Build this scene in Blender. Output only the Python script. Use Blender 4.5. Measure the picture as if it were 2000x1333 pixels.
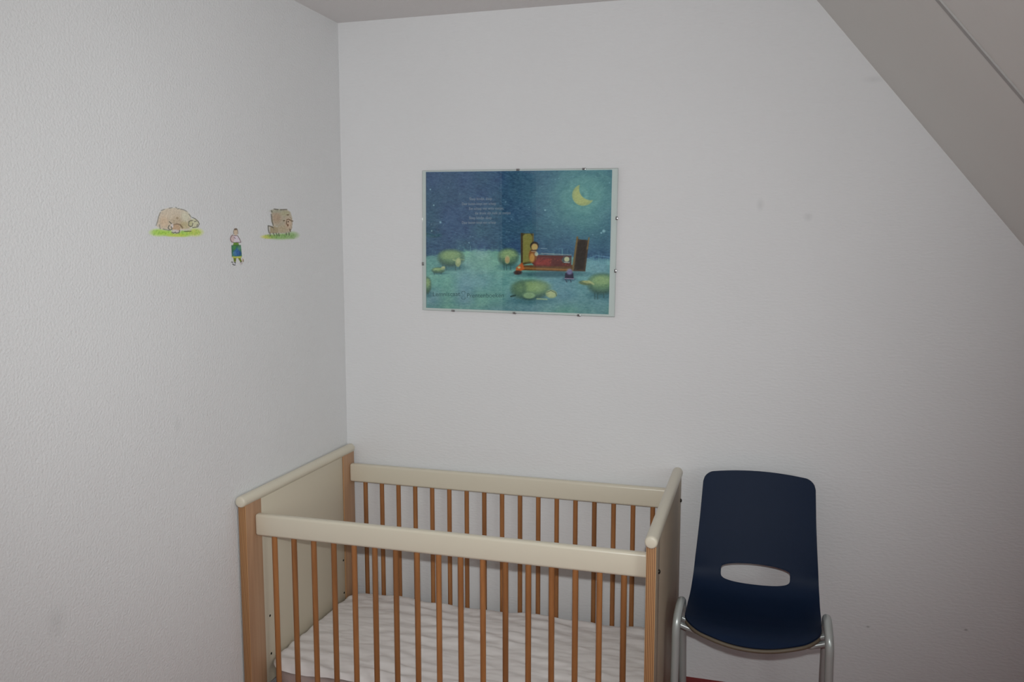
import bpy, bmesh, math, random
import numpy as np
from mathutils import Vector, Matrix, noise as mnoise

for o in list(bpy.data.objects): bpy.data.objects.remove(o)
scene = bpy.context.scene
COL = scene.collection
random.seed(4)
RNG = np.random.default_rng(7)

# ------------------------------------------------------------------ camera
CAM = Vector((1.5525, -2.9694, 1.5542)); YAW = 0.2864; PITCH = 0.1142; FPX = 1658.93
cd = bpy.data.cameras.new('camera'); cam = bpy.data.objects.new('camera', cd); COL.objects.link(cam)
cam.location = CAM; cam.rotation_euler = (math.pi/2 - PITCH, 0, YAW)
cd.sensor_fit = 'HORIZONTAL'; cd.sensor_width = 36; cd.lens = FPX/2000*36; cd.clip_start = .02
scene.camera = cam

def ray(px, py):
    cy, sy, cp, sp = math.cos(YAW), math.sin(YAW), math.cos(PITCH), math.sin(PITCH)
    f = Vector((-sy*cp, cy*cp, -sp)); r = Vector((cy, sy, 0)); u = r.cross(f)
    return f + r*((px-1000)/FPX) - u*((py-666.5)/FPX)
def at(px, py, ax, val):                       # where a pixel's ray meets a wall plane
    d = ray(px, py); t = (val-CAM[ax])/d[ax]; return CAM + d*t

# ------------------------------------------------------------------ world, lights, exposure
w = bpy.data.worlds.new('sky'); scene.world = w; w.use_nodes = True
wn = w.node_tree.nodes; bg = wn['Background']
bg.inputs[0].default_value = (.80, .90, 1, 1); bg.inputs[1].default_value = .4

def area(name, loc, rot, sx, sy, power, col):
    l = bpy.data.lights.new(name, 'AREA'); l.shape = 'RECTANGLE'; l.size = sx; l.size_y = sy
    l.energy = power; l.color = col
    o = bpy.data.objects.new(name, l); COL.objects.link(o); o.location = loc; o.rotation_euler = rot
    return o
# daylight entering through the dormer window, and the flash on top of the camera
area('window_daylight', (3.02, -2.75, 1.55), (0, math.radians(90), 0), 1.15, 1.35, 27, (.96, 1, .97))
fl = bpy.data.lights.new('camera_flash', 'SPOT'); fl.energy = 121; fl.color = (.96, 1, 1); fl.shadow_soft_size = .018
fl.spot_size = math.radians(88); fl.spot_blend = 1
flo = bpy.data.objects.new('camera_flash', fl); COL.objects.link(flo); flo.location = CAM + Vector((0, 0, .105))
flo.rotation_euler = (math.pi/2 - PITCH + .06, 0, YAW)

vs = scene.view_settings
vs.view_transform = 'Standard'; vs.look = 'None'; vs.exposure = 0.0; vs.gamma = 1; vs.use_curve_mapping = False

# ------------------------------------------------------------------ materials
def lin(*c):
    r = [(x/255/12.92 if x/255 <= .04045 else ((x/255+.055)/1.055)**2.4) for x in c]
    return (r[0], r[1], r[2], 1)
def mat(name, col, rough=.5, spec=.5, metal=0):
    m = bpy.data.materials.new(name); m.use_nodes = True
    b = m.node_tree.nodes['Principled BSDF']
    b.inputs['Base Color'].default_value = col; b.inputs['Roughness'].default_value = rough
    b.inputs['Specular IOR Level'].default_value = spec; b.inputs['Metallic'].default_value = metal
    return m, m.node_tree.nodes, m.node_tree.links, b
def add_bump(m, n, l, b, scale, dist, strength=.5, detail=3, stretch=(1, 1, 1)):
    tc = n.new('ShaderNodeTexCoord'); mp = n.new('ShaderNodeMapping'); mp.inputs['Scale'].default_value = stretch
    nz = n.new('ShaderNodeTexNoise'); nz.inputs['Scale'].default_value = scale; nz.inputs['Detail'].default_value = detail
    bp = n.new('ShaderNodeBump'); bp.inputs['Distance'].default_value = dist; bp.inputs['Strength'].default_value = strength
    l.new(tc.outputs['Object'], mp.inputs['Vector']); l.new(mp.outputs[0], nz.inputs['Vector'])
    l.new(nz.outputs[0], bp.inputs['Height']); l.new(bp.outputs[0], b.inputs['Normal'])
    return tc, nz

WALLC = lin(228, 228, 229)
def wall_mat(name, col, stretch, marks=(), dist=.0016):
    m, n, l, b = mat(name, col, .75, .25)
    tc, nz = add_bump(m, n, l, b, 150, dist, .8, 3, stretch)
    prev = None
    n2 = n.new('ShaderNodeTexNoise'); n2.inputs['Scale'].default_value = 2.2; n2.inputs['Detail'].default_value = 4
    l.new(tc.outputs['Object'], n2.inputs['Vector'])
    mr = n.new('ShaderNodeMapRange'); mr.inputs['From Min'].default_value = .3; mr.inputs['From Max'].default_value = .7
    mr.inputs['To Min'].default_value = .975; mr.inputs['To Max'].default_value = 1.0
    l.new(n2.outputs[0], mr.inputs[0])
    fac = mr.outputs[0]
    for (p, r, dark, sc) in marks:                   # scuffs and smudges on the plaster
        sb = n.new('ShaderNodeVectorMath'); sb.operation = 'SUBTRACT'; sb.inputs[1].default_value = p
        l.new(tc.outputs['Object'], sb.inputs[0])
        ml = n.new('ShaderNodeVectorMath'); ml.operation = 'MULTIPLY'; ml.inputs[1].default_value = sc
        l.new(sb.outputs[0], ml.inputs[0])
        ln = n.new('ShaderNodeVectorMath'); ln.operation = 'LENGTH'; l.new(ml.outputs[0], ln.inputs[0])
        q = n.new('ShaderNodeMapRange'); q.inputs['From Min'].default_value = 0; q.inputs['From Max'].default_value = r
        q.inputs['To Min'].default_value = dark; q.inputs['To Max'].default_value = 1
        l.new(ln.outputs['Value'], q.inputs[0])
        mm = n.new('ShaderNodeMath'); mm.operation = 'MULTIPLY'; l.new(fac, mm.inputs[0]); l.new(q.outputs[0], mm.inputs[1]); fac = mm.outputs[0]
    mx = n.new('ShaderNodeVectorMath'); mx.operation = 'SCALE'; mx.inputs[0].default_value = col[:3]
    l.new(fac, mx.inputs['Scale']); l.new(mx.outputs[0], b.inputs['Base Color'])
    return m
M_BACK = wall_mat('back_wall_plaster', WALLC, (.35, 1, 1), [
    ((1.537, 0, 1.683), .016, .88, (1, 1, .6)), ((1.689, 0, 1.641), .018, .88, (1, 1, 1)),
    ((1.932, 0, .267), .008, .55, (1, 1, 1.6)), ((2.229, 0, .296), .008, .5, (1, 1, 1.6)), ((1.867, 0, 2.07), .02, .9, (.5, 1, 1.4))], .0017)
M_LEFT = wall_mat('left_wall_plaster', WALLC, (1, 1, 1), [((0, -1.455, .679), .03, .9, (1, .9, .6)), ((0, -1.0, 1.05), .02, .94, (1, 1, .6))], .0027)
M_PLAIN = wall_mat('plain_white_plaster', WALLC, (1, 1, 1))
M_CEIL = wall_mat('ceiling_plaster', lin(226, 223, 222), (1, 1, 1))
M_SLOPE = wall_mat('sloped_ceiling_paint', lin(222, 220, 216), (.3, .3, .3), (), .0006)
M_JOINT, *_ = mat('grey_joint_filler', lin(176, 174, 172), .9, .1)
M_FLOOR, n, l, b = mat('dark_red_linoleum', lin(138, 34, 32), .5, .3); add_bump(M_FLOOR, n, l, b, 60, .0008, .3)
M_CREAM, n, l, b = mat('cream_lacquer', lin(217, 209, 190), .34, .5); add_bump(M_CREAM, n, l, b, 30, .0004, .15)
M_CREAMP, n, l, b = mat('cream_laminate', lin(210, 200, 180), .42, .5); add_bump(M_CREAMP, n, l, b, 40, .0004, .12)

M_OUT, n, l, b = mat('cot_outer_face', lin(172, 156, 136), .5, .3); add_bump(M_OUT, n, l, b, 40, .0004, .12)  # outer cot end faces: darker and browner than the cream panels
def wood(name, c1, c2, stretch, scale=9, rough=.45, rnd=.0):
    m, n, l, b = mat(name, c1, rough, .4)
    tc = n.new('ShaderNodeTexCoord'); mp = n.new('ShaderNodeMapping'); mp.inputs['Scale'].default_value = stretch
    nz = n.new('ShaderNodeTexNoise'); nz.inputs['Scale'].default_value = scale; nz.inputs['Detail'].default_value = 5; nz.inputs['Distortion'].default_value = .6
    oi = n.new('ShaderNodeObjectInfo'); ad = n.new('ShaderNodeVectorMath'); ad.operation = 'ADD'
    cx = n.new('ShaderNodeCombineXYZ'); ml = n.new('ShaderNodeMath'); ml.operation = 'MULTIPLY'; ml.inputs[1].default_value = 37
    l.new(oi.outputs['Random'], ml.inputs[0]); l.new(ml.outputs[0], cx.inputs[0]); l.new(ml.outputs[0], cx.inputs[1])
    l.new(tc.outputs['Object'], mp.inputs['Vector']); l.new(mp.outputs[0], ad.inputs[0]); l.new(cx.outputs[0], ad.inputs[1])
    l.new(ad.outputs[0], nz.inputs['Vector'])
    cr = n.new('ShaderNodeValToRGB'); cr.color_ramp.elements[0].color = c1; cr.color_ramp.elements[1].color = c2
    cr.color_ramp.elements[0].position = .3; cr.color_ramp.elements[1].position = .72
    l.new(nz.outputs[0], cr.inputs[0])
    hs = n.new('ShaderNodeHueSaturation'); mr = n.new('ShaderNodeMapRange'); mr.inputs['To Min'].default_value = 1-rnd; mr.inputs['To Max'].default_value = 1+rnd
    l.new(oi.outputs['Random'], mr.inputs[0]); l.new(mr.outputs[0], hs.inputs['Value']); l.new(cr.outputs[0], hs.inputs['Color'])
    l.new(hs.outputs[0], b.inputs['Base Color'])
    return m
M_BAR = wood('beech_dowel', lin(140, 92, 54), lin(166, 112, 66), (1, 1, .12), 40, .45, .17)
M_POST = wood('beech_veneer', lin(170, 132, 102), lin(188, 150, 118), (1, 1, .05), 45, .5)
M_BASE = wood('bed_base_board', lin(150, 120, 88), lin(170, 138, 100), (.1, 1, 1), 20)
M_DOOR = wood('door_veneer', lin(92, 62, 44), lin(112, 78, 56), (1, 1, .06), 30)
def ply():                                     # plywood edge: thin glue lines through the thickness, veneer on the faces
    m, n, l, b = mat('plywood_edge', lin(180, 130, 80), .55, .3)
    tc = n.new('ShaderNodeTexCoord'); sx = n.new('ShaderNodeSeparateXYZ'); l.new(tc.outputs['Object'], sx.inputs[0])
    nz = n.new('ShaderNodeTexNoise'); nz.inputs['Scale'].default_value = 30
    mp = n.new('ShaderNodeMapping'); mp.inputs['Scale'].default_value = (1, 1, .1)
    l.new(tc.outputs['Object'], mp.inputs[0]); l.new(mp.outputs[0], nz.inputs['Vector'])
    a = n.new('ShaderNodeMath'); a.operation = 'MULTIPLY'; a.inputs[1].default_value = 1/.0024; l.new(sx.outputs[0], a.inputs[0])
    a2 = n.new('ShaderNodeMath'); a2.operation = 'MULTIPLY_ADD'; a2.inputs[1].default_value = .5; l.new(nz.outputs[0], a2.inputs[0]); l.new(a.outputs[0], a2.inputs[2])
    fr = n.new('ShaderNodeMath'); fr.operation = 'PINGPONG'; fr.inputs[1].default_value = 1; l.new(a2.outputs[0], fr.inputs[0])
    cr = n.new('ShaderNodeValToRGB'); e = cr.color_ramp.elements
    e[0].color = lin(104, 68, 46); e[0].position = .15; e[1].color = lin(184, 138, 94); e[1].position = .55
    l.new(fr.outputs[0], cr.inputs[0]); l.new(cr.outputs[0], b.inputs['Base Color'])
    return m
M_PLY = ply()
M_METAL, n, l, b = mat('grey_painted_tube', lin(176, 180, 178), .28, .6, .25)
M_STEEL, *_ = mat('steel_clip', lin(150, 150, 150), .18, .6, .9)
M_BOLT, *_ = mat('dark_bolt', lin(48, 42, 36), .4, .5, .6)
M_HOLE, *_ = mat('drilled_hole', lin(30, 26, 22), .9, .1)
M_SHELL, n, l, b = mat('navy_plastic', lin(19, 34, 58), .5, .12); add_bump(M_SHELL, n, l, b, 700, .0005, .35, 2)
M_RIM, *_ = mat('shell_rim_strip', lin(104, 93, 78), .5, .4)
M_SHEET, n, l, b = mat('white_cotton', lin(236, 231, 229), .9, .1); add_bump(M_SHEET, n, l, b, 500, .0006, .3)
M_MATT, n, l, b = mat('mauve_mattress_cover', lin(186, 166, 160), .9, .1); add_bump(M_MATT, n, l, b, 300, .001, .4)
M_PAPER, *_ = mat('poster_paper', lin(232, 234, 234), .6, .2)
M_BOARD, *_ = mat('hardboard_backing', lin(110, 90, 70), .8, .2)
M_WHITE, *_ = mat('white_frame_paint', lin(232, 232, 230), .35, .5)
M_INKL, *_ = mat('pale_ink', lin(168, 180, 196), .6, .2)
M_INKD, *_ = mat('teal_ink', lin(52, 108, 112), .6, .2)
def glass_mat(name):
    m = bpy.data.materials.new(name); m.use_nodes = True; n, l = m.node_tree.nodes, m.node_tree.links
    for x in list(n): n.remove(x)
    out = n.new('ShaderNodeOutputMaterial'); mix = n.new('ShaderNodeMixShader')
    tr = n.new('ShaderNodeBsdfTransparent'); tr.inputs[0].default_value = (.95, .97, .96, 1)
    gl = n.new('ShaderNodeBsdfGlossy'); gl.inputs['Roughness'].default_value = .01
    fz = n.new('ShaderNodeFresnel'); fz.inputs[0].default_value = 1.5
    l.new(fz.outputs[0], mix.inputs[0]); l.new(tr.outputs[0], mix.inputs[1]); l.new(gl.outputs[0], mix.inputs[2]); l.new(mix.outputs[0], out.inputs[0])
    return m
M_GLASS = glass_mat('clear_glass')
def paint_mat(name, bump=False, rough=.7):
    m, n, l, b = mat(name, (.5, .5, .5, 1), rough, .2)
    at_ = n.new('ShaderNodeVertexColor'); at_.layer_name = 'paint'; l.new(at_.outputs[0], b.inputs['Base Color'])
    if bump: add_bump(m, n, l, b, 190, .0022, .5)
    return m
M_PRINT = paint_mat('poster_print'); M_DRAW = paint_mat('wall_paint', True)

# ------------------------------------------------------------------ builders
def tag(o, label=None, cat=None, group=None, kind=None):
    if label: o['label'] = label
    if cat: o['category'] = cat
    if group: o['group'] = group
    if kind: o['kind'] = kind
    return o
def empty(name, loc, rz=0):
    o = bpy.data.objects.new(name, None); COL.objects.link(o); o.location = loc; o.rotation_euler = (0, 0, rz); o.empty_display_size = .1
    return o
def mesh_obj(name, verts, faces, m, parent=None, smooth=False, loc=(0, 0, 0)):
    me = bpy.data.meshes.new(name); me.from_pydata([tuple(v) for v in verts], [], faces); me.update()
    return link_mesh(name, me, m, parent, smooth, loc)
def link_mesh(name, me, m, parent=None, smooth=False, loc=(0, 0, 0)):
    if m and not me.materials: me.materials.append(m)
    if smooth: me.shade_smooth()
    o = bpy.data.objects.new(name, me); COL.objects.link(o); o.location = loc
    if parent: o.parent = parent
    return o
def bm_obj(name, bm, m, parent=None, smooth=False, loc=(0, 0, 0), sharp=None):
    bmesh.ops.recalc_face_normals(bm, faces=bm.faces)
    me = bpy.data.meshes.new(name); bm.to_mesh(me); bm.free()
    o = link_mesh(name, me, m, parent, smooth, loc)
    if sharp: me.set_sharp_from_angle(angle=math.radians(sharp))
    return o
def box(name, x0, x1, y0, y1, z0, z1, m, parent=None, bev=0, seg=3, off=(0, 0, 0)):
    bm = bmesh.new(); bmesh.ops.create_cube(bm, size=1)
    for v in bm.verts:
        v.co = Vector(((x0+x1)/2+v.co.x*(x1-x0)-off[0], (y0+y1)/2+v.co.y*(y1-y0)-off[1], (z0+z1)/2+v.co.z*(z1-z0)-off[2]))
    if bev: bmesh.ops.bevel(bm, geom=list(bm.edges), offset=bev, segments=seg, affect='EDGES', profile=.5)
    return bm_obj(name, bm, m, parent, bool(bev), sharp=40 if bev else None)
def lathe(name, rings, m, parent=None, axis='Z', loc=(0, 0, 0), seg=24, smooth=True):
    """rings: (t, r) along the axis"""
    V, F = [], []
    for (t, r) in rings:
        for k in range(seg):
            a = 2*math.pi*k/seg; c, s = r*math.cos(a), r*math.sin(a)
            V.append({'Z': (c, s, t), 'Y': (c, t, s), 'X': (t, c, s)}[axis])
    for i in range(len(rings)-1):
        for k in range(seg): F.append((i*seg+k, i*seg+(k+1) % seg, (i+1)*seg+(k+1) % seg, (i+1)*seg+k))
    F.append(tuple(range(seg))[::-1]); F.append(tuple((len(rings)-1)*seg+k for k in range(seg)))
    bm = bmesh.new(); vs_ = [bm.verts.new(v) for v in V]
    for f in F: bm.faces.new([vs_[i] for i in f])
    return bm_obj(name, bm, m, parent, smooth, loc, 50)
def tube(name, pts, r, m, parent=None, seg=14, off=(0, 0, 0)):
    pts = [Vector(p)-Vector(off) for p in pts]; V, F = [], []
    t0 = (pts[1]-pts[0]).normalized(); nrm = t0.orthogonal().normalized()
    for i, p in enumerate(pts):
        t = (pts[min(i+1, len(pts)-1)]-pts[max(i-1, 0)]).normalized()
        nrm = (nrm - t*nrm.dot(t)).normalized(); bn = t.cross(nrm)
        for k in range(seg):
            a = 2*math.pi*k/seg; V.append(p+nrm*r*math.cos(a)+bn*r*math.sin(a))
    N = len(pts)
    for i in range(N-1):
        for k in range(seg): F.append((i*seg+k, i*seg+(k+1) % seg, (i+1)*seg+(k+1) % seg, (i+1)*seg+k))
    F.append(tuple(range(seg))[::-1]); F.append(tuple((N-1)*seg+k for k in range(seg)))
    bm = bmesh.new(); vs_ = [bm.verts.new(v) for v in V]
    for f in F: bm.faces.new([vs_[i] for i in f])
    return bm_obj(name, bm, m, parent, True, sharp=60)
def smooth_path(pts, n=8):
    pts = [Vector(p) for p in pts]; P = [pts[0]*2-pts[1]]+pts+[pts[-1]*2-pts[-2]]; out = []
    for i in range(1, len(P)-2):
        for k in range(n):
            t = k/n; a, b_, c, d = P[i-1], P[i], P[i+1], P[i+2]
            out.append(.5*((2*b_)+(c-a)*t+(2*a-5*b_+4*c-d)*t*t+(3*b_-a-3*c+d)*t**3))
    return out+[pts[-1]]

# ------------------------------------------------------------------ the room
H = 2.3733; SA = 0.8893; SX, SZ = 2.0343, 1.9            # the sloped side passes through (SX, SZ) at angle SA
def slope_x(z): return SX + (SZ-z)*math.cos(SA)/math.sin(SA)
YR = -4.3; KX = slope_x(.55)                             # far wall, knee wall
TH = .12
def poly_wall(name, pts, axis, d0, d1, m, parent=None):
    """extrude a polygon given in the two other axes"""
    def mk(p, d): return {'X': (d, p[0], p[1]), 'Y': (p[0], d, p[1]), 'Z': (p[0], p[1], d)}[axis]
    n_ = len(pts); V = [mk(p, d0) for p in pts]+[mk(p, d1) for p in pts]
    F = [tuple(range(n_)), tuple(range(n_, 2*n_))[::-1]]+[(i, (i+1) % n_, n_+(i+1) % n_, n_+i) for i in range(n_)]
    bm = bmesh.new(); vv = [bm.verts.new(v) for v in V]
    for f in F: bm.faces.new([vv[i] for i in f])
    o = bm_obj(name, bm, m, parent)
    if not parent: tag(o, kind='structure')
    return o
XT = slope_x(H)
fl_ = box('floor', -TH, KX+.4, YR-TH, TH, -.1, 0, M_FLOOR); tag(fl_, 'dark red smooth floor', kind='structure')
prof = [(-TH, 0), (KX, 0), (KX, .55), (XT, H), (-TH, H)]
poly_wall('wall_back', prof, 'Y', 0, TH, M_BACK)
poly_wall('wall_rear', prof, 'Y', YR, YR-TH, M_PLAIN)
D0, D1, DH = -2.05, -2.93, 2.03                          # doorway in the left wall
poly_wall('wall_left', [(0, 0), (0, H), (YR, H), (YR, 0), (D1, 0), (D1, DH), (D0, DH), (D0, 0)], 'X', 0, -TH, M_LEFT)
poly_wall('ceiling', [(-TH, TH), (XT+.1, TH), (XT+.1, YR-TH), (-TH, YR-TH)], 'Z', H, H+.1, M_CEIL)
poly_wall('wall_knee', [(0, 0), (0, .55), (-1.95, .55), (-1.95, .55), (YR, .55), (YR, 0)][:3]+[(YR, .55), (YR, 0)], 'X', KX, KX+.1, M_PLAIN)

# sloped side: separate painted panels with an open joint between them, dormer opening further back
slope = empty('wall_right', (SX, 0, SZ)); tag(slope, 'white sloping ceiling side made of wide panels', kind='structure')
dn = Vector((math.sin(SA), 0, math.cos(SA))); dd = Vector((math.cos(SA), 0, -math.sin(SA)))
s_top = -(H+.06-SZ)/math.sin(SA); s_bot = (SZ-.5)/math.sin(SA)
def slope_panel(name, y0, y1, s0, s1, t0, t1, bev=.003):
    bm = bmesh.new(); bmesh.ops.create_cube(bm, size=1)
    for v in bm.verts:
        a = (v.co.x+.5, v.co.y+.5, v.co.z+.5)
        v.co = dd*(s0+(s1-s0)*a[0])+Vector((0, y0+(y1-y0)*a[1], 0))+dn*(t0+(t1-t0)*a[2])
    bmesh.ops.bevel(bm, geom=list(bm.edges), offset=bev, segments=2, affect='EDGES')
    return bm_obj(name, bm, M_SLOPE, slope)
DY0, DY1 = -2.0, -3.5                                    # dormer opening
DZ = 2.2; sD = -(DZ-SZ)/math.sin(SA); sE = (SZ-.9)/math.sin(SA)
slope_panel('panel', .02, -.893, s_top, s_bot, 0, .04)
slope_panel('panel', -.911, DY0, s_top, s_bot, .001, .04)
js = slope_panel('joint_strip', -.893, -.911, s_top, s_bot, -.003, .03, .0006); js.data.materials.clear(); js.data.materials.append(M_JOINT); js['label'] = 'grey joint between two slope panels'
slope_panel('panel', DY0, DY1, s_top, sD, .004, .04)
slope_panel('panel', DY0, DY1, sE, s_bot, .004, .04)
slope_panel('panel', DY1, YR-.02, s_top, s_bot, .004, .04)
XW = 3.08                                                # dormer window plane
xs0, xs1 = slope_x(DZ), slope_x(.9)
poly_wall('wall_dormer_near', [(xs0, DZ), (XW, DZ), (XW, .9), (xs1, .9)], 'Y', DY0, DY0+.05, M_PLAIN)
poly_wall('wall_dormer_far', [(xs0, DZ), (XW, DZ), (XW, .9), (xs1, .9)], 'Y', DY1, DY1-.05, M_PLAIN)
poly_wall('ceiling_dormer', [(xs0-.02, DY0+.05), (XW+.1, DY0+.05), (XW+.1, DY1-.05), (xs0-.02, DY1-.05)], 'Z', DZ, DZ+.05, M_PLAIN)
poly_wall('trim_1', [(xs1-.06, DY0), (XW+.1, DY0), (XW+.1, DY1), (xs1-.06, DY1)], 'Z', .88, .92, M_WHITE)
win = empty('window_1', (XW, (DY0+DY1)/2, .92)); tag(win, 'white framed dormer window', kind='structure')
wo = (XW, (DY0+DY1)/2, .92)
for (a, b_, c, d) in ((DY1, DY1+.06, .92, DZ), (DY0-.06, DY0, .92, DZ), (DY1+.06, DY0-.06, .92, .98), (DY1+.06, DY0-.06, DZ-.06, DZ), (wo[1]-.03, wo[1]+.03, .98, DZ-.06)):
    box('window_frame', XW, XW+.06, a, b_, c, d, M_WHITE, win, .004, 2, wo)
for (a, b_) in ((DY1+.06, wo[1]-.03), (wo[1]+.03, DY0-.06)):
    box('pane', XW+.028, XW+.032, a, b_, .98, DZ-.06, M_GLASS, win, 0, 1, wo)
# door in the left wall, further back than the picture shows, mirrored in the glass of the poster frame
door = empty('door_1', (0, (D0+D1)/2, 0)); tag(door, 'brown veneered door in the left wall', kind='structure'); do = (0, (D0+D1)/2, 0)
box('door_leaf', -.06, -.02, D1+.03, D0-.03, .005, DH-.03, M_DOOR, door, .003, 2, do)
for (a, b_, c, d) in ((D1, D1+.03, 0, DH), (D0-.03, D0, 0, DH), (D1+.03, D0-.03, DH-.03, DH)):
    box('door_frame', -TH+.01, .008, a, b_, c, d, M_WHITE, door, .003, 2, do)
lathe('door_knob', [(0, .012), (.03, .012), (.035, .026), (.06, .028), (.07, .018)], M_STEEL, door, 'X', (-.02, D1+.1-do[1], 1.02))

# ------------------------------------------------------------------ the cot
XL, XR = .0215, 1.2886
cot_o = Vector(((XL+XR)/2, -.38, 0)); cot = empty('baby_cot', cot_o)
tag(cot, 'baby cot with cream rails, orange beech bars and solid end panels in the corner', 'cot')
ZR = .757
def end_panel(xc, inner):
    o = Vector((xc, -.38, 0)); loc = o-cot_o
    xa, xb = sorted((xc+inner*.009, xc-inner*.0133)); body = box('end_panel', xa, xb, -.662, -.100, .11, .748, M_CREAMP, cot, .002, 2, o); body.location = loc
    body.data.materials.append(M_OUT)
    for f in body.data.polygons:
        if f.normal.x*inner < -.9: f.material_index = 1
    body['label'] = 'plain cream panel of the cot end'
    for (y0, y1) in ((-.746, -.660), (-.102, -.013)):
        for part in range(1):
            p = box('post', xc-.0135, xc+.0135, y0, y1, 0, .748, M_PLY, body, .0015, 2, o)
            # veneered inner faces, browner outer faces, plywood layers on the edges
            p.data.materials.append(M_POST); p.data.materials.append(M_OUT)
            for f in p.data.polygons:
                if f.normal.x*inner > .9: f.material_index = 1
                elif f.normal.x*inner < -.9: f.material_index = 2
    lathe('top_rod', [(-.757, .012), (-.7555, .0152), (-.752, .0174), (-.748, .018), (-.018, .018), (-.014, .0174), (-.0105, .0152), (-.009, .012)],
          M_CREAM, body, 'Y', (0, .38, ZR), 28)
    for y in (-.625, -.112):
        for z in (.335, .204):
            lathe('peg_hole', [(0, .0042), (.0006, .0042)], M_HOLE, body, 'X', (inner*.0092-.0003, y+.38, z), 12, False)
    for y, z in ((-.685, .652), (-.042, .664), (-.685, .10), (-.042, .10)):
        s = -inner
        lathe('bolt', [(0, .0065), (s*.003, .0065), (s*.0045, .0045), (s*.0055, .003)], M_BOLT, body, 'X', (s*.0135, y+.38, z), 14)
    return body
end_panel(XL, 1); end_panel(XR, -1)
x0, x1 = XL+.0135, XR-.0135
def rail(y0, y1, z0, z1, name='rail'):
    return box(name, x0, x1, y0, y1, z0, z1, M_CREAM, cot, .009, 4, cot_o)
rf = rail(-.701, -.675, .6335, .7043); rb = rail(-.0565, -.0305, .6335, .7043)
rail(-.701, -.675, .05, .115, 'lower_rail'); rail(-.0565, -.0305, .05, .115, 'lower_rail')
proto = None
for y, top in ((-.688, rf), (-.0435, rb)):
    for i in range(17):
        x = .0186+.0786+.0694*i
        if proto is None:
            proto = lathe('bar', [(.105, .0086), (.645, .0086)], M_BAR, cot, 'Z', (0, 0, 0), 16); o = proto
        else:
            o = proto.copy(); COL.objects.link(o); o.parent = cot
        o.location = (x-cot_o.x, y-cot_o.y, 0); o.rotation_euler = (0, 0, random.random()*6.28)
base = box('bed_base', x0+.004, x1-.004, -.668, -.062, .078, .096, M_BASE, cot, .002, 2, cot_o)

# mattress with rounded corners and a wrinkled white sheet over it
MX0, MX1, MY0, MY1, MZ = .044, 1.264, -.664, -.066, .186
def rrect(x0, x1, y0, y1, r, n=8):
    P = []
    for cx, cy, a0 in ((x1-r, y1-r, 0), (x0+r, y1-r, 90), (x0+r, y0+r, 180), (x1-r, y0+r, 270)):
        for k in range(n+1):
            a = math.radians(a0+90*k/n); P.append((cx+r*math.cos(a), cy+r*math.sin(a)))
    return P
mo = Vector(((MX0+MX1)/2, (MY0+MY1)/2, .097))
bm = bmesh.new(); rings = []
for (ins, z) in ((.008, .0975), (.001, .104), (0, .115), (0, .150), (.004, .160), (.016, .166)):
    rings.append([bm.verts.new(Vector((p[0], p[1], z))-mo) for p in rrect(MX0+ins, MX1-ins, MY0+ins, MY1-ins, .09)])
for a, b_ in zip(rings, rings[1:]):
    for k in range(len(a)): bm.faces.new((a[k], a[(k+1) % len(a)], b_[(k+1) % len(a)], b_[k]))
bm.faces.new(rings[0]); bm.faces.new(rings[-1])
tag(bm_obj('mattress', bm, M_MATT, None, True, mo, 60), 'thin mauve-grey cot mattress lying under the white sheet', 'mattress')

def sheet_h(x, y):
    wob = mnoise.noise(Vector((x*2.1, y*3.1, 0)))
    ph = y*95 + x*9 + 5.5*mnoise.noise(Vector((x*3.2, y*5, 3)))+2*wob
    amp = .0034*max(0, .5+mnoise.noise(Vector((x*3.3, y*4, 9)))*1.2)
    h = amp*math.sin(ph) + .006*mnoise.noise(Vector((x*4, y*5, 1.3))) + (.0055*mnoise.noise(Vector((x*11, y*26, 5))) + .0024*mnoise.noise(Vector((x*25, y*70, 2))))
    h += .012*math.exp(-((y+.06)/.1)**2)*mnoise.noise(Vector((x*7.5+.6, 0, 7)))       # ruffled back edge
    return h
bm = bmesh.new(); nx, ny = 200, 110; so = Vector((mo.x, mo.y, .19)); G = {}
SX0, SX1, SY0, SY1 = MX0-.010, MX1+.004, MY0-.006, MY1+.012
for i in range(nx+1):
    for j in range(ny+1):
        u, v = i/nx*2-1, j/ny*2-1
        # map the square to a rounded rectangle
        x = (SX0+SX1)/2+u*(SX1-SX0)/2; y = (SY0+SY1)/2+v*(SY1-SY0)/2
        r = .075
        cx = min(max(x, SX0+r), SX1-r); cy = min(max(y, SY0+r), SY1-r)
        dx, dy = x-cx, y-cy; m_ = max(abs(dx), abs(dy)); L_ = math.hypot(dx, dy)
        if m_ > 1e-9 and L_ > 0 and abs(dx) > 1e-9 and abs(dy) > 1e-9:
            x, y = cx+dx*m_/L_, cy+dy*m_/L_
        ds = min(x-SX0, SX1-x, y-SY0, SY1-y)
        if abs(dx) > 0 and abs(dy) > 0: ds = r-m_
        z = .1935+sheet_h(x, y)
        drop = max(0, 1-ds/.022); z -= .019*drop**2.2
        G[i, j] = bm.verts.new(Vector((x, y, z))-so)
for i in range(nx):
    for j in range(ny): bm.faces.new((G[i, j], G[i+1, j], G[i+1, j+1], G[i, j+1]))
sh = bm_obj('bed_sheet', bm, M_SHEET, None, True, so); tag(sh, 'crumpled white cotton sheet spread over the cot mattress', 'sheet')

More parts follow.
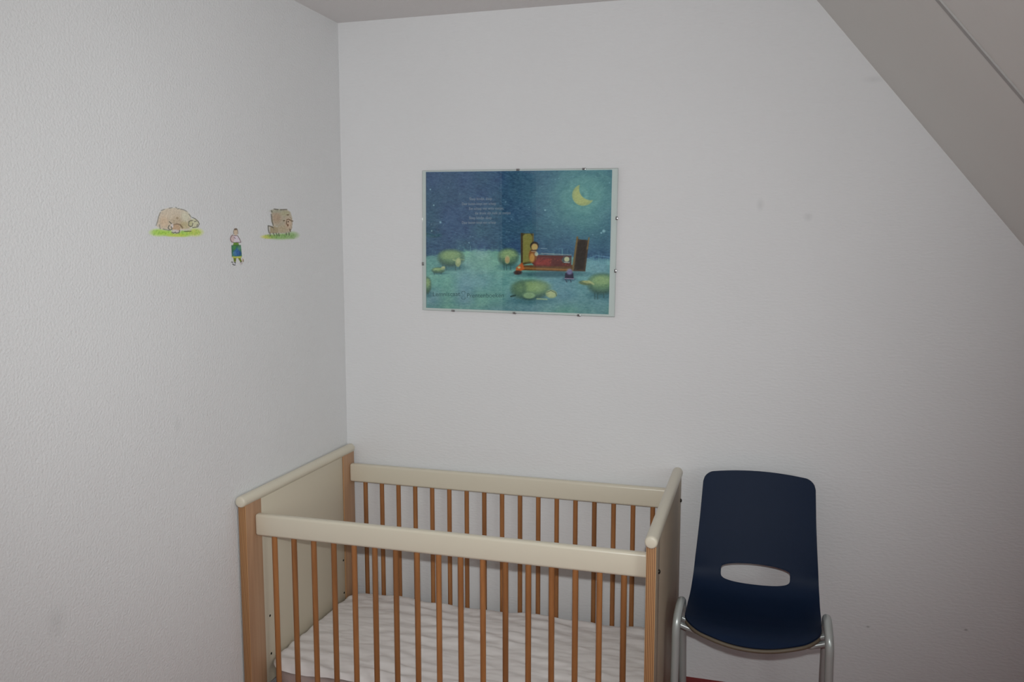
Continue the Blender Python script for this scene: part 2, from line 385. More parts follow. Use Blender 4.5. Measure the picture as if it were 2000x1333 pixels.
# ------------------------------------------------------------------ the chair
ch_o = Vector((1.5560, -.372, 0)); chair = empty('school_chair', ch_o, -.02)
tag(chair, 'navy blue plastic shell chair with grey tubular legs beside the cot', 'chair')
YC = .36                                         # local y = world y + .36
prof_pts = [(-.070, .799), (-.094, .70), (-.122, .60), (-.150, .505), (-.172, .455), (-.205, .424), (-.26, .410), (-.33, .408), (-.41, .416), (-.475, .422), (-.518, .418), (-.542, .403)]
PR = smooth_path([(0, y+YC, z) for y, z in prof_pts], 10)
cum = [0]
for a, b_ in zip(PR, PR[1:]): cum.append(cum[-1]+(b_-a).length)
LT = cum[-1]
def prof_at(s):
    s = min(max(s, 0), LT)
    for i in range(len(cum)-1):
        if s <= cum[i+1]:
            t = (s-cum[i])/(cum[i+1]-cum[i]); p = PR[i].lerp(PR[i+1], t); d = (PR[i+1]-PR[i]).normalized(); return p, d
    return PR[-1], (PR[-1]-PR[-2]).normalized()
def half_w(s):
    K = [(0, .177), (.16, .184), (.30, .193), (.40, .199), (.52, .200), (.62, .197), (.70, .193), (LT+.1, .190)]
    for (a, wa), (b_, wb) in zip(K, K[1:]):
        if s <= b_:
            t = (s-a)/(b_-a); return wa+(wb-wa)*t
    return K[-1][1]
def shell_pt(x, s):
    p, d = prof_at(s); nrm = Vector((0, d.z, -d.y)); nrm = -nrm if nrm.y > 0 and abs(d.z) > .7 else nrm
    up = Vector((0, -1, 0)) if s < .25 else Vector((0, 0, 1))
    t = min(max((s-.22)/.2, 0), 1); t = t*t*(3-2*t)
    up = (Vector((0, -1, 0))*(1-t)+Vector((0, 0, 1))*t).normalized()
    u = abs(x)/.2
    lift = .022*u*u*(1-t)+.012*u*u*t
    e = max(0, (s-(LT-.10))/.10); lift *= (1-.8*e)
    return p+Vector((x, 0, 0))+up*lift
HS0, HS1, HX = .303, .370, .109                  # lumbar slot along the profile
hs_c, hs_h = (HS0+HS1)/2, (HS1-HS0)/2
nu, nv = 72, 170
bm = bmesh.new(); GV = {}; par = {}
for i in range(nu+1):
    a = -1+2*i/nu; u = math.sin(a*math.pi/2)*.35+a*.65
    for j in range(nv+1):
        v = j/nv
        rt, rfr = .030, .055
        def corner(r, wd):
            t = (abs(u)-(1-r/wd))/(r/wd)
            return r*(1-math.sqrt(max(0, 1-t*t))) if t > 0 else 0
        s0 = corner(rt, .172)+.012*u*u
        s1 = LT-corner(rfr, .19)-.052*u*u
        s = s0+(s1-s0)*v
        x = u*half_w(s)
        par[i, j] = [x, s]; GV[i, j] = None
def inside(x, s):
    if abs(x) > HX*1.3: return 9
    top = hs_h*(1-.34*(x/HX)**2) if s < hs_c else hs_h*(1-.12*(x/HX)**2)
    return (abs(x)/HX)**5+(abs(s-hs_c)/top)**5
dead = set()
for i in range(nu):
    for j in range(nv):
        c = [par[i, j], par[i+1, j], par[i+1, j+1], par[i, j+1]]
        if inside(sum(q[0] for q in c)/4, sum(q[1] for q in c)/4) < 1: dead.add((i, j))
for i in range(1, nu):
    for j in range(1, nv):
        q = [(i-1, j-1) in dead, (i, j-1) in dead, (i-1, j) in dead, (i, j) in dead]
        if any(q) and not all(q):                # rim of the slot: slide onto the outline
            x, s = par[i, j]; ox, os_ = x, s-hs_c
            k = 1.0
            for _ in range(30):
                f = inside(ox*k, os_*k+hs_c); k *= (1/max(f, 1e-6))**(1/7)
            par[i, j] = [ox*k, os_*k+hs_c]
for k_, (x, s) in par.items(): GV[k_] = bm.verts.new(shell_pt(x, s))
for i in range(nu):
    for j in range(nv):
        if (i, j) not in dead: bm.faces.new((GV[i, j], GV[i+1, j], GV[i+1, j+1], GV[i, j+1]))
for v in [v for v in bm.verts if not v.link_faces]: bm.verts.remove(v)
shell = bm_obj('seat_shell', bm, M_SHELL, chair, True)
shell['label'] = 'one-piece navy plastic seat and back with an oval slot'
sm = shell.modifiers.new('thickness', 'SOLIDIFY'); sm.thickness = .006; sm.offset = 0
bv = shell.modifiers.new('soft_edge', 'BEVEL'); bv.width = .002; bv.segments = 2; bv.limit_method = 'ANGLE'; bv.angle_limit = math.radians(50)
# paler strip along the underside of the front lip
rim = []
for i in range(nu+1):
    a = -1+2*i/nu
    if abs(a) <= .96:
        x, s = par[i, nv]; rim.append(shell_pt(x, s)+Vector((0, .006, -.010)))
tube('front_rim', rim, .0066, M_RIM, shell, 8)['label'] = 'paler strip under the front lip'
for sgn in (-1, 1):
    X = sgn*.2155
    path = [(X*1.01, -.142, 0.008), (X*1.005, -.142, .2), (X, -.142, .36), (X, -.141, .405), (X*.992, -.130, .437), (X*.982, -.104, .459), (X*.975, -.068, .466), (X*.974, -.034, .455), (X*.977, -.008, .425), (X*.982, .010, .385), (X*.99, .055, .22), (X*1.0, .115, .008)]
    tube('leg_frame', smooth_path(path, 7), .0122, M_METAL, chair, 16)
    for y in (-.142, .115):
        lathe('foot_cap', [(0, .0135), (.002, .0145), (.02, .0145), (.024, .0135)], M_BOLT, chair, 'Z', (X*(1.01 if y < 0 else 1.0), y+(-.001 if y > 0 else 0), 0), 14)
for (y, z) in ((-.085, .402), (.0, .385)):
    tube('cross_tube', [(-.212, y, z), (-.17, y, z-.014), (0, y, z-.016), (.17, y, z-.014), (.212, y, z)], .0095, M_METAL, chair, 12)

# ------------------------------------------------------------------ painting helpers (flat prints as coloured fine meshes)
def s2l(c):
    c = np.asarray(c, float)/255; return np.where(c <= .04045, c/12.92, ((c+.055)/1.055)**2.4)
class Canvas:
    def __init__(self, X, Y, base):              # X, Y: coordinate arrays in drawing pixels
        self.X, self.Y = X, Y; self.c = np.zeros(X.shape+(3,))+np.array(base, float); self.a = np.zeros(X.shape)
    def lay(self, m, col, op=1.0):
        m = np.clip(m*op, 0, 1); self.c = self.c*(1-m[..., None])+np.array(col, float)*m[..., None]; self.a = np.maximum(self.a, m)
    def ell(self, cx, cy, rx, ry, col, op=1, soft=.25, rot=0, pw=2):
        c, s = math.cos(rot), math.sin(rot); dx, dy = self.X-cx, self.Y-cy
        a, b_ = (dx*c+dy*s)/rx, (-dx*s+dy*c)/ry
        d = (np.abs(a)**pw+np.abs(b_)**pw)**(1/pw)
        self.lay(np.clip((1+soft/2-d)/max(soft, 1e-3), 0, 1), col, op)
    def line(self, pts, wd, col, op=1, soft=1.5):
        best = np.full(self.X.shape, 1e9)
        for (x0_, y0_), (x1_, y1_) in zip(pts, pts[1:]):
            dx, dy = x1_-x0_, y1_-y0_; L2 = dx*dx+dy*dy+1e-9
            t = np.clip(((self.X-x0_)*dx+(self.Y-y0_)*dy)/L2, 0, 1)
            best = np.minimum(best, np.hypot(self.X-x0_-t*dx, self.Y-y0_-t*dy))
        self.lay(np.clip((wd/2+soft/2-best)/soft, 0, 1), col, op)
    def poly(self, pts, col, op=1, soft=3):
        ins = np.zeros(self.X.shape, bool); best = np.full(self.X.shape, 1e9); n_ = len(pts)
        for i in range(n_):
            (x0_, y0_), (x1_, y1_) = pts[i], pts[(i+1) % n_]
            dx, dy = x1_-x0_, y1_-y0_; L2 = dx*dx+dy*dy+1e-9
            t = np.clip(((self.X-x0_)*dx+(self.Y-y0_)*dy)/L2, 0, 1)
            best = np.minimum(best, np.hypot(self.X-x0_-t*dx, self.Y-y0_-t*dy))
            if y0_ != y1_:
                cr = ((y0_ > self.Y) != (y1_ > self.Y)) & (self.X < (x1_-x0_)*(self.Y-y0_)/(y1_-y0_)+x0_); ins ^= cr
        sd = np.where(ins, best, -best); self.lay(np.clip(.5+sd/soft, 0, 1), col, op)
def vnoise(X, Y, sc, seed, sy=None):
    r = np.random.default_rng(seed).random((128, 128)); x = X/sc; y = Y/(sy or sc)
    xi, yi = np.floor(x).astype(int), np.floor(y).astype(int); fx, fy = x-xi, y-yi
    fx, fy = fx*fx*(3-2*fx), fy*fy*(3-2*fy); g = lambda a, b_: r[a % 128, b_ % 128]
    return (g(xi, yi)*(1-fx)+g(xi+1, yi)*fx)*(1-fy)+(g(xi, yi+1)*(1-fx)+g(xi+1, yi+1)*fx)*fy
def grid_mesh(name, P, C, m, parent=None, keep=None, loc=(0, 0, 0), gain=1.0):
    """P (h,w,3) positions, C (h,w,3) sRGB colours"""
    h, w_ = P.shape[:2]; idx = np.arange(h*w_).reshape(h, w_)
    q = np.stack([idx[:-1, :-1], idx[1:, :-1], idx[1:, 1:], idx[:-1, 1:]], -1).reshape(-1, 4)
    if keep is not None:
        k = np.maximum.reduce([keep[:-1, :-1], keep[1:, :-1], keep[1:, 1:], keep[:-1, 1:]]).reshape(-1); q = q[k > .03]
    used = np.unique(q); re = -np.ones(h*w_, int); re[used] = np.arange(len(used)); q = re[q]
    me = bpy.data.meshes.new(name); V = P.reshape(-1, 3)[used]-np.array(loc)
    me.from_pydata(V.tolist(), [], q.tolist()); me.update()
    ca = me.color_attributes.new('paint', 'FLOAT_COLOR', 'POINT')
    col = np.ones((len(used), 4), np.float32); col[:, :3] = np.minimum(s2l(C.reshape(-1, 3)[used])*(gain if np.isscalar(gain) else gain.reshape(-1)[used][:, None]), .80); ca.data.foreach_set('color', col.ravel())
    return link_mesh(name, me, m, parent, True, loc)

# ------------------------------------------------------------------ glass clip frame with the night-meadow print
PW, PH = .7268, .5159
pic = empty('clip_frame', (.6967, 0, 1.5596)); pic.rotation_euler = (math.radians(.35), .0126, 0)
tag(pic, 'frameless glass clip frame with a blue moonlit sheep poster on the white wall', 'picture')
box('backing_board', -PW/2+.002, PW/2-.002, -.0065, -.0035, -PH/2+.002, PH/2-.002, M_BOARD, pic)
paper = box('poster', -PW/2+.001, PW/2-.001, -.0072, -.0066, -PH/2+.001, PH/2-.001, M_PAPER, pic); paper['label'] = 'white-bordered poster sheet'
box('glass_pane', -PW/2, PW/2, -.0105, -.0085, -PH/2, PH/2, M_GLASS, pic, .0004, 1)
U0, U1, V0, V1 = -PW/2+.0135, PW/2-.0215, -PH/2+.0085, PH/2-.0052      # print area
gw, gh = 520, 390
uu, vv_ = np.meshgrid(np.linspace(0, 1, gw), np.linspace(0, 1, gh))
X = 90+1513*uu; Y = 80+(1117+66*uu)*vv_
cv = Canvas(X, Y, (50, 84, 114))
n1 = vnoise(X, Y, 55, 1)-.5; n2 = vnoise(X, Y, 18, 2, 9)-.5; n3 = vnoise(X+Y*.5, Y-X*.3, 30, 3, 7)-.5; n4 = vnoise(X, Y, 140, 4)-.5
cv.c += np.stack([n1*10+n2*16+n3*14, n1*12+n2*18+n3*16+n4*8, n1*10+n2*16+n3*14-n4*6], -1)
cv.lay(np.clip(1-np.hypot(X-200, Y-120)/560, 0, 1), (66, 84, 122), .45)
gl_d = np.hypot((X-1385), (Y-290)*1.02); ring = .5+.5*np.sin(gl_d/17+n1*5)
cv.lay(np.clip(1-(gl_d-80)/500, 0, 1)**1.1, (100, 146, 146), .92)
cv.lay(np.clip(1-(gl_d)/330, 0, 1)*ring, (138, 180, 172), .36)
for k in range(150):                                       # stars and flecks
    x, y = RNG.random()*1500+95, RNG.random()*640+90
    cv.ell(x, y, 2.5+2.5*RNG.random(), 3+3*RNG.random(), (150, 180, 200), .12+.45*RNG.random()**3, .8)
for x, y, s in ((128, 222, 6), (158, 350, 6), (215, 490, 9), (140, 560, 6), (1085, 400, 7), (1550, 575, 12), (1530, 590, 7), (460, 660, 5)): cv.ell(x, y, s, s, (160, 195, 205), .7, .9)
hor = 765-48*np.exp(-((X-560)/230)**2)+45/(1+np.exp(-(X-1350)/60))+n3*26
gmask = np.clip((Y-hor+14)/28, 0, 1)
gcol = np.stack([106+n1*18+n2*12+n3*14, 150+n1*16+n2*12+n3*10+n4*14, 150+n1*12+n2*10+n3*8-n4*14], -1)
gcol = gcol*(1-.10*np.clip((Y-1000)/250, 0, 1)[..., None])
gcol[..., 0] += 16*np.exp(-((X-560)/260)**2-((Y-800)/120)**2); gcol[..., 1] += 12*np.exp(-((X-560)/260)**2-((Y-800)/120)**2)
cv.c = cv.c*(1-gmask[..., None])+gcol*gmask[..., None]
for k in range(46):                                        # grass blades on the horizon
    x = RNG.random()*1500+95; y = 745+(40 if x > 1350 else 0)-40*math.exp(-((x-560)/230)**2)
    cv.line([(x, y+25), (x+6*RNG.random()-3, y-12-16*RNG.random())], 4, (104, 150, 158), .4, 5)
for x0_ in range(1440, 1600, 14): cv.line([(x0_, 850), (x0_+4, 790+18*RNG.random())], 5, (120, 170, 178), .5, 5)
cv.line([(1420, 800), (1500, 775), (1600, 790)], 8, (120, 160, 190), .5, 6)
WL, WM, WD = (140, 162, 118), (106, 136, 106), (54, 82, 78)
def sheep(cx, cy, rx, ry, head=None, legs=(), lf=0):
    cv.ell(cx+10, cy+ry*1.12, rx*1.1, ry*.36, (44, 88, 100), .55, .9)
    for (x, y0_, y1_) in legs: cv.line([(x, y0_), (x+2, y1_-6)], 7, (48, 74, 76), .7, 8)
    cv.ell(cx, cy, rx, ry, WD, .92, .34, 0, 2.2)
    cv.ell(cx, cy-ry*.16, rx*.93, ry*.8, WM, .85, .6, 0, 2.2)
    cv.ell(cx-rx*.05, cy-ry*.32, rx*.72, ry*.5, WL, .8, .8)
    for k in range(60):
        a, r_ = RNG.random()*6.28, math.sqrt(RNG.random())*.85
        x, y = cx+rx*r_*math.cos(a), cy+ry*r_*math.sin(a)
        cv.line([(x, y), (x+14*RNG.random()+4, y+8*RNG.random()-2)], 5, (158, 174, 126) if y < cy else (70, 98, 80), .3, 5)
    if head:
        x, y, a, b_, r_ = head
        cv.ell(x, y, a, b_, (150, 160, 120), .95, .3, r_); cv.ell(x, y-b_*.3, a*.7, b_*.5, (190, 190, 150), .6, .7, r_)
sheep(305, 785, 108, 70, (368, 820, 24, 38, .1), ((235, 830, 880), (262, 840, 890), (345, 840, 890), (380, 830, 882)))
cv.line([(325, 798), (345, 805)], 14, (150, 165, 125), .9); cv.line([(390, 795), (416, 800)], 10, (140, 155, 120), .7)
sheep(195, 885, 55, 24, (238, 866, 20, 14, -.2), ((160, 900, 925), (220, 895, 918)))
sheep(790, 782, 82, 70, (782, 800, 22, 36, 0), ((755, 840, 890), (775, 845, 895), (808, 840, 890)))
cv.ell(782, 805, 18, 26, (176, 140, 104), .7, .6)
sheep(95, 1010, 38, 68, None, ((105, 1050, 1085),))
sheep(975, 1055, 148, 80, (1145, 1090, 46, 34, .15), ())
cv.ell(880, 1045, 62, 66, (84, 112, 92), .6, .8); cv.line([(905, 990), (930, 1030), (925, 1075)], 22, (66, 94, 82), .5, 30); cv.ell(1040, 1030, 90, 46, (134, 156, 112), .55, .9)
cv.line([(815, 1108), (850, 1100)], 14, (40, 66, 64), .9)
cv.ell(965, 1105, 56, 32, WD, .9, .3); cv.ell(965, 1100, 52, 27, (140, 164, 128), .9, .4)
cv.line([(1030, 1130), (1110, 1134)], 12, (150, 166, 132), .8); cv.ell(1150, 1100, 30, 18, (170, 178, 140), .7, .6)
cv.line([(1110, 1075), (1140, 1062), (1180, 1080), (1188, 1105)], 6, (60, 80, 70), .7)
sheep(1545, 1010, 108, 84, None, ((1490, 1080, 1140), (1512, 1085, 1140), (1560, 1080, 1130)))
cv.ell(1415, 1000, 52, 18, (96, 110, 82), .95, .4, .12); cv.ell(1430, 992, 40, 11, (172, 170, 120), .8, .6, .12); cv.line([(1440, 985), (1480, 1010)], 14, (168, 172, 128), .8, 6)
# the bed in the meadow
cv.ell(1130, 925, 270, 26, (40, 76, 90), .7, .8)
cv.poly([(890, 585), (995, 590), (998, 830), (895, 850)], (74, 66, 40), .97, 6)
cv.poly([(905, 610), (925, 592), (965, 590), (985, 612), (985, 815), (908, 830)], (128, 124, 66), .95, 8)
cv.line([(900, 590), (902, 880)], 14, (58, 44, 32), .9, 5); cv.line([(992, 592), (994, 700)], 7, (150, 120, 60), .6, 5)
cv.poly([(1340, 620), (1358, 640), (1425, 648), (1440, 625), (1412, 905), (1305, 900)], (66, 50, 38), .97, 6)
cv.poly([(1352, 665), (1375, 645), (1405, 645), (1422, 668), (1398, 890), (1330, 888)], (44, 34, 30), .95, 8)
cv.line([(1345, 622), (1312, 895)], 13, (124, 100, 60), .85, 6); cv.line([(1436, 628), (1424, 720)], 9, (140, 110, 66), .8, 6)
cv.poly([(900, 850), (1310, 850), (1312, 905), (870, 890)], (92, 60, 34), .97, 6)
cv.line([(890, 872), (1290, 890)], 14, (150, 104, 52), .8, 8)
cv.poly([(855, 870), (905, 825), (925, 880), (850, 925)], (196, 92, 44), .9, 10); cv.ell(880, 868, 11, 9, (236, 190, 140), .9, .5)
cv.ell(870, 910, 34, 18, (46, 34, 40), .85, .5)
cv.poly([(985, 835), (1030, 765), (1300, 775), (1300, 862), (1010, 858)], (88, 36, 36), .97, 10)
cv.poly([(1000, 832), (1040, 790), (1140, 800), (1130, 855), (1015, 850)], (146, 52, 48), .8, 26)
for k in range(40):
    x, y = 1010+280*RNG.random(), 785+70*RNG.random(); cv.ell(x, y, 5, 4, (168, 84, 54) if RNG.random() < .5 else (60, 28, 36), .5, .8)
cv.line([(1055, 712), (1105, 714)], 4, (170, 190, 200), .7, 3); cv.line([(1060, 752), (1300, 768)], 4, (190, 180, 170), .7, 3)
cv.poly([(1220, 810), (1240, 778), (1296, 786), (1292, 832), (1235, 832)], (70, 86, 88), .9, 8); cv.ell(1264, 803, 20, 20, (206, 186, 150), .95, .3); cv.line([(1245, 828), (1285, 832)], 7, (190, 196, 190), .7, 4)
cv.ell(992, 770, 34, 56, (128, 74, 40), .95, .3); cv.ell(985, 790, 20, 36, (198, 150, 84), .8, .6); cv.ell(1020, 758, 15, 17, (178, 190, 176), .8, .5)
cv.ell(1003, 690, 35, 34, (36, 30, 30), .95, .2); cv.ell(1004, 700, 26, 28, (208, 160, 104), .95, .3); cv.line([(975, 728), (1028, 726)], 7, (36, 36, 44), .8, 4); cv.line([(980, 735), (1015, 738)], 6, (176, 180, 170), .7, 4)
cv.ell(1285, 965, 50, 20, (44, 78, 96), .7, .8); cv.poly([(1255, 918), (1300, 890), (1318, 925), (1322, 968), (1250, 968)], (38, 28, 54), .95, 6); cv.ell(1288, 905, 24, 24, (132, 130, 168), .8, .6)
cv.line([(1252, 962), (1322, 966)], 6, (190, 176, 200), .8, 4); cv.line([(1258, 972), (1268, 992)], 6, (40, 40, 60), .8, 4); cv.line([(1296, 972), (1302, 992)], 6, (40, 40, 60), .8, 4)
# moon
mm = np.clip((88-np.hypot(X-1385, Y-280))/6+.5, 0, 1)*np.clip((np.hypot(X-1447, Y-228)-96)/8+.5, 0, 1)
cv.lay(mm, (158, 164, 118), .92); cv.lay(mm*np.clip((80-np.hypot(X-1380, Y-285))/20, 0, 1), (180, 178, 118), .5)
cv.line([(160, 1152), (480, 1164)], 4, (70, 120, 124), .55, 4)
cv.c[:, :3] *= .9
wv = (vnoise(X, Y, 9, 21, 6)-.5)*11+(vnoise(X-Y*.6, Y+X*.4, 16, 22, 5)-.5)*12       # canvas grain and brush marks
C = np.clip(cv.c+wv[..., None], 8, 245)
P = np.stack([U0+(U1-U0)*uu, np.full_like(uu, -.0075), V1+(V0-V1)*vv_], -1)
prt = grid_mesh('print', P, C, M_PRINT, paper, gain=1.8); prt['label'] = 'printed blue night meadow with sheep, bed and crescent moon'
def puv(x, y):
    u = (x-90)/1513; v = (y-80)/(1117+66*u); return U0+(U1-U0)*u, V1+(V0-V1)*v
def text(body, x0_, x1_, yb, hpx, m, name='lettering'):
    """lettering printed on the poster; x0..x1 and baseline in print coordinates"""
    cu = bpy.data.curves.new(name, 'FONT'); cu.body = body; cu.size = 1
    o = bpy.data.objects.new(name, cu); COL.objects.link(o)
    dg = bpy.context.evaluated_depsgraph_get(); me = bpy.data.meshes.new_from_object(o.evaluated_get(dg))
    bpy.data.objects.remove(o)
    xs = [v.co.x for v in me.vertices]; a, b_ = min(xs), max(xs)
    (ua, va), (ub, vb) = puv(x0_, yb), puv(x1_, yb); hh = hpx/1150*(V1-V0)/.7
    for v in me.vertices:
        t = (v.co.x-a)/(b_-a); v.co = Vector((ua+(ub-ua)*t, -.0078, va+(vb-va)*t+v.co.y*hh))
    return link_mesh(name, me, m, paper)
for (body, a, b_, yb) in (('Slaap kindje, slaap', 462, 650, 312), ('Daar buiten loopt een schaap', 400, 685, 352), ('Een schaap met witte voetjes,', 460, 750, 391),
                          ('die drinkt zijn melk zo zoetjes', 510, 805, 429), ('Slaap kindje, slaap', 460, 650, 467), ('Daar buiten loopt een schaap', 400, 685, 505)):
    text(body, a, b_, yb, 22, M_INKL)
text('Lemniscaat', 150, 385, 1100, 36, M_INKD); text('Prentenboeken', 445, 755, 1114, 36, M_INKD)
V, F = [], []
for k in range(40):                                        # small upright loop emblem between the two words
    t = 2*math.pi*k/40
    for wd in (-1, 1):
        q = 1+.12*wd; x, y = puv(414+15*math.sin(2*t)*q, 1095+34*math.cos(t)*(1+.05*wd)); V.append((x, -.0078, y))
for k in range(40):
    a = 2*k; b_ = 2*((k+1) % 40); F.append((a, b_, b_+1, a+1))
mesh_obj('emblem', V, F, M_INKD, paper)
def clip(px, py):                                          # spring clip over the glass edge
    d = at(px, py, 1, -.009); x, z = d.x-.6967, d.z-1.5596
    ex, ez = abs(abs(x)-PW/2), abs(abs(z)-PH/2)
    if ez < ex:
        s = 1 if z > 0 else -1; z = s*PH/2; box('clip', x-.006, x+.006, -.0118, -.0020, *sorted((z-s*.005, z+s*.0022)), M_STEEL, pic, .0006, 2)
    else:
        s = 1 if x > 0 else -1; x = s*PW/2; box('clip', *sorted((x-s*.005, x+s*.0022)), -.0118, -.0020, z-.006, z+.006, M_STEEL, pic, .0006, 2)
for q in ((1010, 331), (1139, 331), (886, 607), (1006, 613), (1132, 617), (825, 518), (1204, 424), (1203, 527)): clip(*q)

# ------------------------------------------------------------------ small paintings on the left wall
WP = (228, 228, 229)
def wall_drawing(px0, py0, px1, py1, scale, step, draw, label):
    """canvas coordinates: magnified photo pixels from (px0, py0)"""
    w_, h = int((px1-px0)/step)+1, int((py1-py0)/step)+1
    gx, gy = np.meshgrid(np.linspace(px0, px1, w_), np.linspace(py0, py1, h))
    c = Canvas((gx-px0)*scale, (gy-py0)*scale, WP); draw(c)
    P_ = np.zeros(gx.shape+(3,))
    # wall positions: rays through the canvas corners, the wall plane in between
    for i in range(h):
        for j in range(w_):
            P_[i, j] = at(gx[i, j], gy[i, j], 0, .0007)
    nzs = vnoise(c.X, c.Y, 26, 11)-.5
    C_ = np.clip(c.c+(nzs*22*c.a)[..., None], 0, 255)
    ctr = P_.reshape(-1, 3).mean(0); o = grid_mesh('wall_painting', P_, C_, M_DRAW, None, c.a, (0.0007, ctr[1], ctr[2]), 1+.22*c.a)
    tag(o, label, 'wall painting', 'small animal and figure paintings on the left wall')
GR1, GR2, GR3 = (168, 208, 84), (130, 176, 56), (190, 206, 90)
WO, WO2, WO3, INK = (200, 188, 170), (184, 166, 140), (208, 206, 184), (74, 72, 68)
def draw_lying(c):
    for x, y, rx, ry, k in ((420, 990, 260, 110, GR1), (760, 1010, 260, 90, GR1), (1250, 1030, 230, 95, GR1), (1600, 980, 230, 120, GR3), (1000, 1080, 300, 50, GR3)): c.ell(x, y, rx, ry, k, .85, .8)
    for k in range(70):
        x = 230+1540*RNG.random(); y = 930+150*RNG.random(); c.line([(x, y), (x+20, y-50*RNG.random())], 22, GR2 if RNG.random() < .6 else (110, 170, 90), .35, 24)
    body = [(340, 780), (380, 560), (450, 350), (560, 250), (760, 195), (980, 185), (1180, 230), (1340, 310), (1440, 430), (1480, 560), (1440, 860), (1200, 900), (700, 900), (470, 870)]
    c.poly(body, WO, .95, 40); c.ell(600, 640, 150, 200, (204, 176, 146), .6, .9); c.ell(1000, 620, 220, 200, WO2, .7, .9); c.ell(820, 380, 300, 160, (206, 192, 172), .6, .9); c.ell(1290, 480, 140, 170, WO3, .7, .9); c.ell(1260, 760, 160, 120, (178, 166, 120), .6, .8)
    for seg in ([(500, 275), (600, 235)], [(760, 200), (850, 180)], [(970, 165), (1000, 195)], [(1040, 220), (1090, 215)], [(1130, 230), (1230, 250), (1330, 300)], [(1400, 390), (1480, 490)], [(470, 340), (410, 480), (380, 620), (330, 760)], [(440, 740), (465, 870)], [(560, 880), (760, 920)]):
        c.line(seg, 20, (96, 98, 94), .75, 26)
    c.line([(900, 750), (1010, 715), (1120, 740), (1190, 840)], 34, (110, 86, 66), .8, 40)
    c.ell(1560, 690, 170, 150, (200, 198, 166), .9, .3); c.ell(1450, 710, 70, 100, (186, 184, 146), .9, .4)
    for seg in ([(1510, 500), (1600, 540), (1700, 630), (1740, 710), (1690, 810), (1520, 830)], [(1400, 640), (1450, 605), (1520, 600)], [(1400, 650), (1390, 760), (1450, 800), (1510, 780), (1530, 690)], [(1580, 640), (1640, 620)], [(1680, 720), (1660, 780)]):
        c.line(seg, 22, INK, .8, 18)
    c.ell(990, 850, 130, 115, (190, 162, 134), .95, .3); c.ell(960, 960, 130, 70, (206, 196, 196), .85, .5); c.ell(850, 770, 45, 70, (214, 204, 204), .8, .5)
    for seg in ([(760, 640), (830, 700)], [(760, 760), (720, 850), (790, 910), (850, 880), (820, 800)], [(850, 990), (900, 1010), (960, 980), (980, 1010), (1080, 1000), (1100, 920)], [(1250, 955), (1470, 950)]):
        c.line(seg, 24, (64, 66, 60), .8, 18)
    c.line([(1160, 900), (1480, 905)], 26, (206, 188, 184), .8, 24); c.ell(1020, 520, 35, 30, (128, 108, 80), .5, .9)
def draw_standing(c):
    for x, y, rx, ry, k in ((420, 1130, 230, 60, (196, 196, 80)), (800, 1120, 380, 95, (138, 176, 104)), (1150, 1080, 220, 110, (146, 178, 120))): c.ell(x, y, rx, ry, k, .85, .8)
    for k in range(46):
        x = 300+950*RNG.random(); y = 1080+110*RNG.random(); c.line([(x, y), (x+12, y-60*RNG.random())], 20, (104, 150, 74), .4, 24)
    c.poly([(500, 270), (620, 235), (1000, 240), (1120, 330), (1180, 520), (1170, 860), (1100, 980), (1000, 1010), (720, 1010), (700, 800), (560, 780), (500, 620)], (178, 168, 148), .95, 40)
    c.ell(680, 520, 140, 170, (170, 144, 122), .7, .9); c.ell(700, 290, 240, 60, (166, 166, 148), .7, .8); c.ell(940, 370, 150, 80, (176, 172, 140), .7, .9); c.ell(1060, 700, 110, 200, (198, 174, 152), .8, .7); c.ell(860, 880, 160, 110, (178, 160, 130), .6, .9)
    c.poly([(400, 780), (620, 790), (720, 830), (720, 1010), (460, 1020), (410, 900)], (162, 148, 120), .95, 36); c.ell(430, 880, 36, 110, (196, 194, 190), .8, .5)
    for seg in ([(500, 280), (520, 320)], [(590, 225), (720, 245)], [(800, 250), (1000, 240)], [(495, 400), (510, 520), (525, 640), (560, 760)], [(400, 770), (480, 790), (560, 835)], [(395, 780), (400, 900), (425, 1000)], [(455, 1010), (460, 1100)], [(560, 1010), (600, 1080)], [(660, 1010), (680, 1080)], [(740, 1020), (750, 1100)], [(985, 1010), (990, 1070)], [(1075, 1000), (1080, 1075)]):
        c.line(seg, 28, (84, 82, 74), .8, 24)
    for seg in ([(1000, 580), (1060, 560), (1120, 590)], [(1150, 610), (1200, 620)], [(890, 610), (930, 600)], [(1010, 420), (1060, 415)], [(1035, 740), (1040, 770)], [(995, 620), (990, 720)], [(1100, 880), (1120, 960)]):
        c.line(seg, 28, (92, 72, 50), .8, 22)
    c.ell(1050, 640, 22, 22, (70, 52, 40), .9, .5); c.ell(1035, 750, 24, 40, (110, 76, 52), .9, .5)
    for k in range(24):
        a = RNG.random()*2.6-1.3; x, y = 1060+110*math.cos(a), 700+230*math.sin(a); c.line([(x, y), (x+14, y+18)], 10, (110, 94, 76), .45, 12)
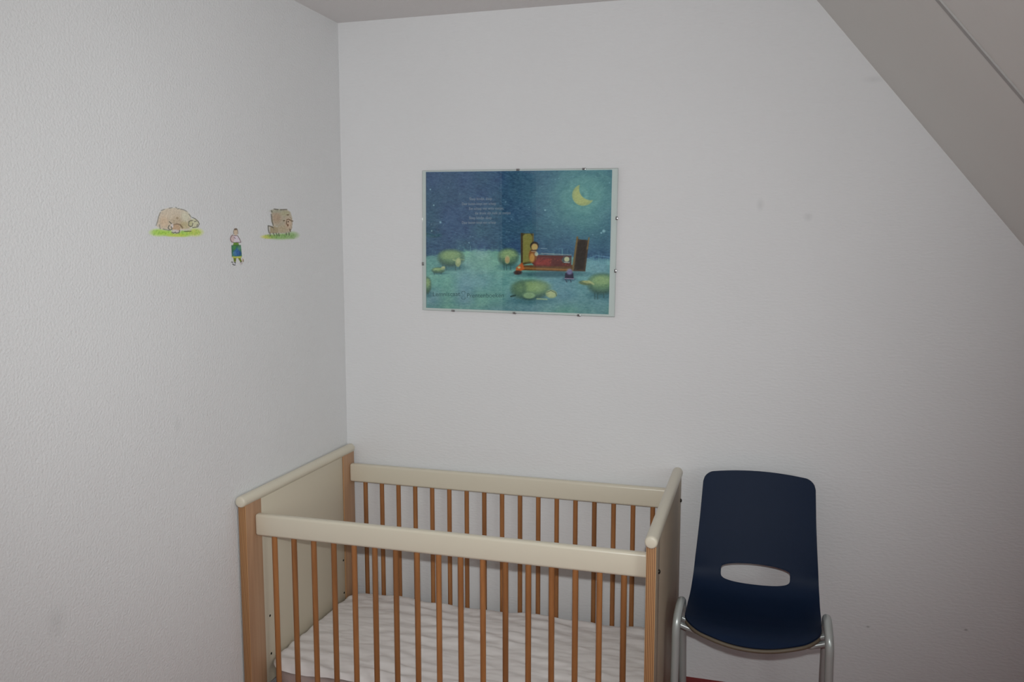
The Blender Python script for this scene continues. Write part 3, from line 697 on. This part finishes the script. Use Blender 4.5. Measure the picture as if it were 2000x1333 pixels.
def draw_child(c):
    c.ell(450, 270, 66, 100, (198, 178, 156), .95, .25); c.ell(450, 195, 50, 28, (110, 92, 78), .8, .6)
    c.line([(388, 330), (390, 240), (420, 185), (470, 175), (505, 215), (515, 330)], 14, (96, 84, 74), .8, 12)
    c.ell(350, 470, 66, 115, (204, 180, 180), .95, .3); c.poly([(395, 380), (490, 375), (560, 470), (600, 575), (430, 575)], (222, 200, 214), .95, 14)
    for seg in ([(370, 355), (320, 400), (292, 480), (330, 560), (420, 580)], [(390, 380), (500, 378), (560, 470), (600, 570), (440, 575)], [(400, 430), (440, 460)]): c.line(seg, 17, (92, 72, 72), .85, 12)
    c.poly([(390, 580), (530, 585), (545, 660), (370, 655)], (96, 134, 52), .95, 12)
    c.poly([(328, 660), (600, 655), (630, 980), (340, 985)], (66, 120, 84), .97, 14)
    c.ell(480, 860, 90, 130, (58, 100, 168), .9, .7); c.ell(420, 900, 60, 60, (86, 136, 172), .7, .7); c.ell(570, 890, 45, 70, (58, 92, 150), .8, .6); c.ell(550, 740, 46, 70, (94, 140, 122), .7, .7); c.ell(420, 730, 40, 70, (74, 138, 70), .8, .7)
    c.line([(330, 660), (345, 980)], 14, (48, 84, 76), .7, 10); c.line([(340, 665), (590, 660)], 16, (40, 80, 50), .7, 12)
    c.poly([(340, 985), (625, 975), (615, 1025), (380, 1035)], (188, 192, 84), .9, 14)
    c.poly([(385, 1030), (465, 1030), (455, 1140), (400, 1140)], (104, 116, 40), .95, 12); c.poly([(515, 1030), (590, 1020), (625, 1120), (590, 1150)], (112, 124, 44), .95, 12)
    c.ell(400, 1185, 60, 38, (206, 206, 210), .9, .4); c.line([(330, 1145), (370, 1150)], 22, (50, 48, 50), .9, 12); c.line([(420, 1160), (445, 1170)], 26, (40, 40, 44), .9, 12); c.line([(360, 1200), (400, 1230), (440, 1225)], 22, (50, 50, 54), .85, 12)
    c.ell(615, 1180, 36, 40, (190, 182, 184), .95, .4); c.ell(655, 1090, 24, 55, (196, 172, 150), .9, .4); c.line([(672, 1070), (672, 1130)], 16, (96, 76, 66), .8, 10); c.line([(590, 1150), (620, 1130)], 18, (56, 54, 40), .8, 12)
wall_drawing(285, 395, 405, 475, 16.67, .45, draw_lying, 'painted lying sheep with its lamb on bright green grass')
wall_drawing(500, 395, 600, 475, 16.67, .45, draw_standing, 'painted square woolly standing sheep with a lamb behind it')
wall_drawing(430, 435, 500, 525, 14.81, .4, draw_child, 'painted little figure in pink top and blue-green skirt walking')
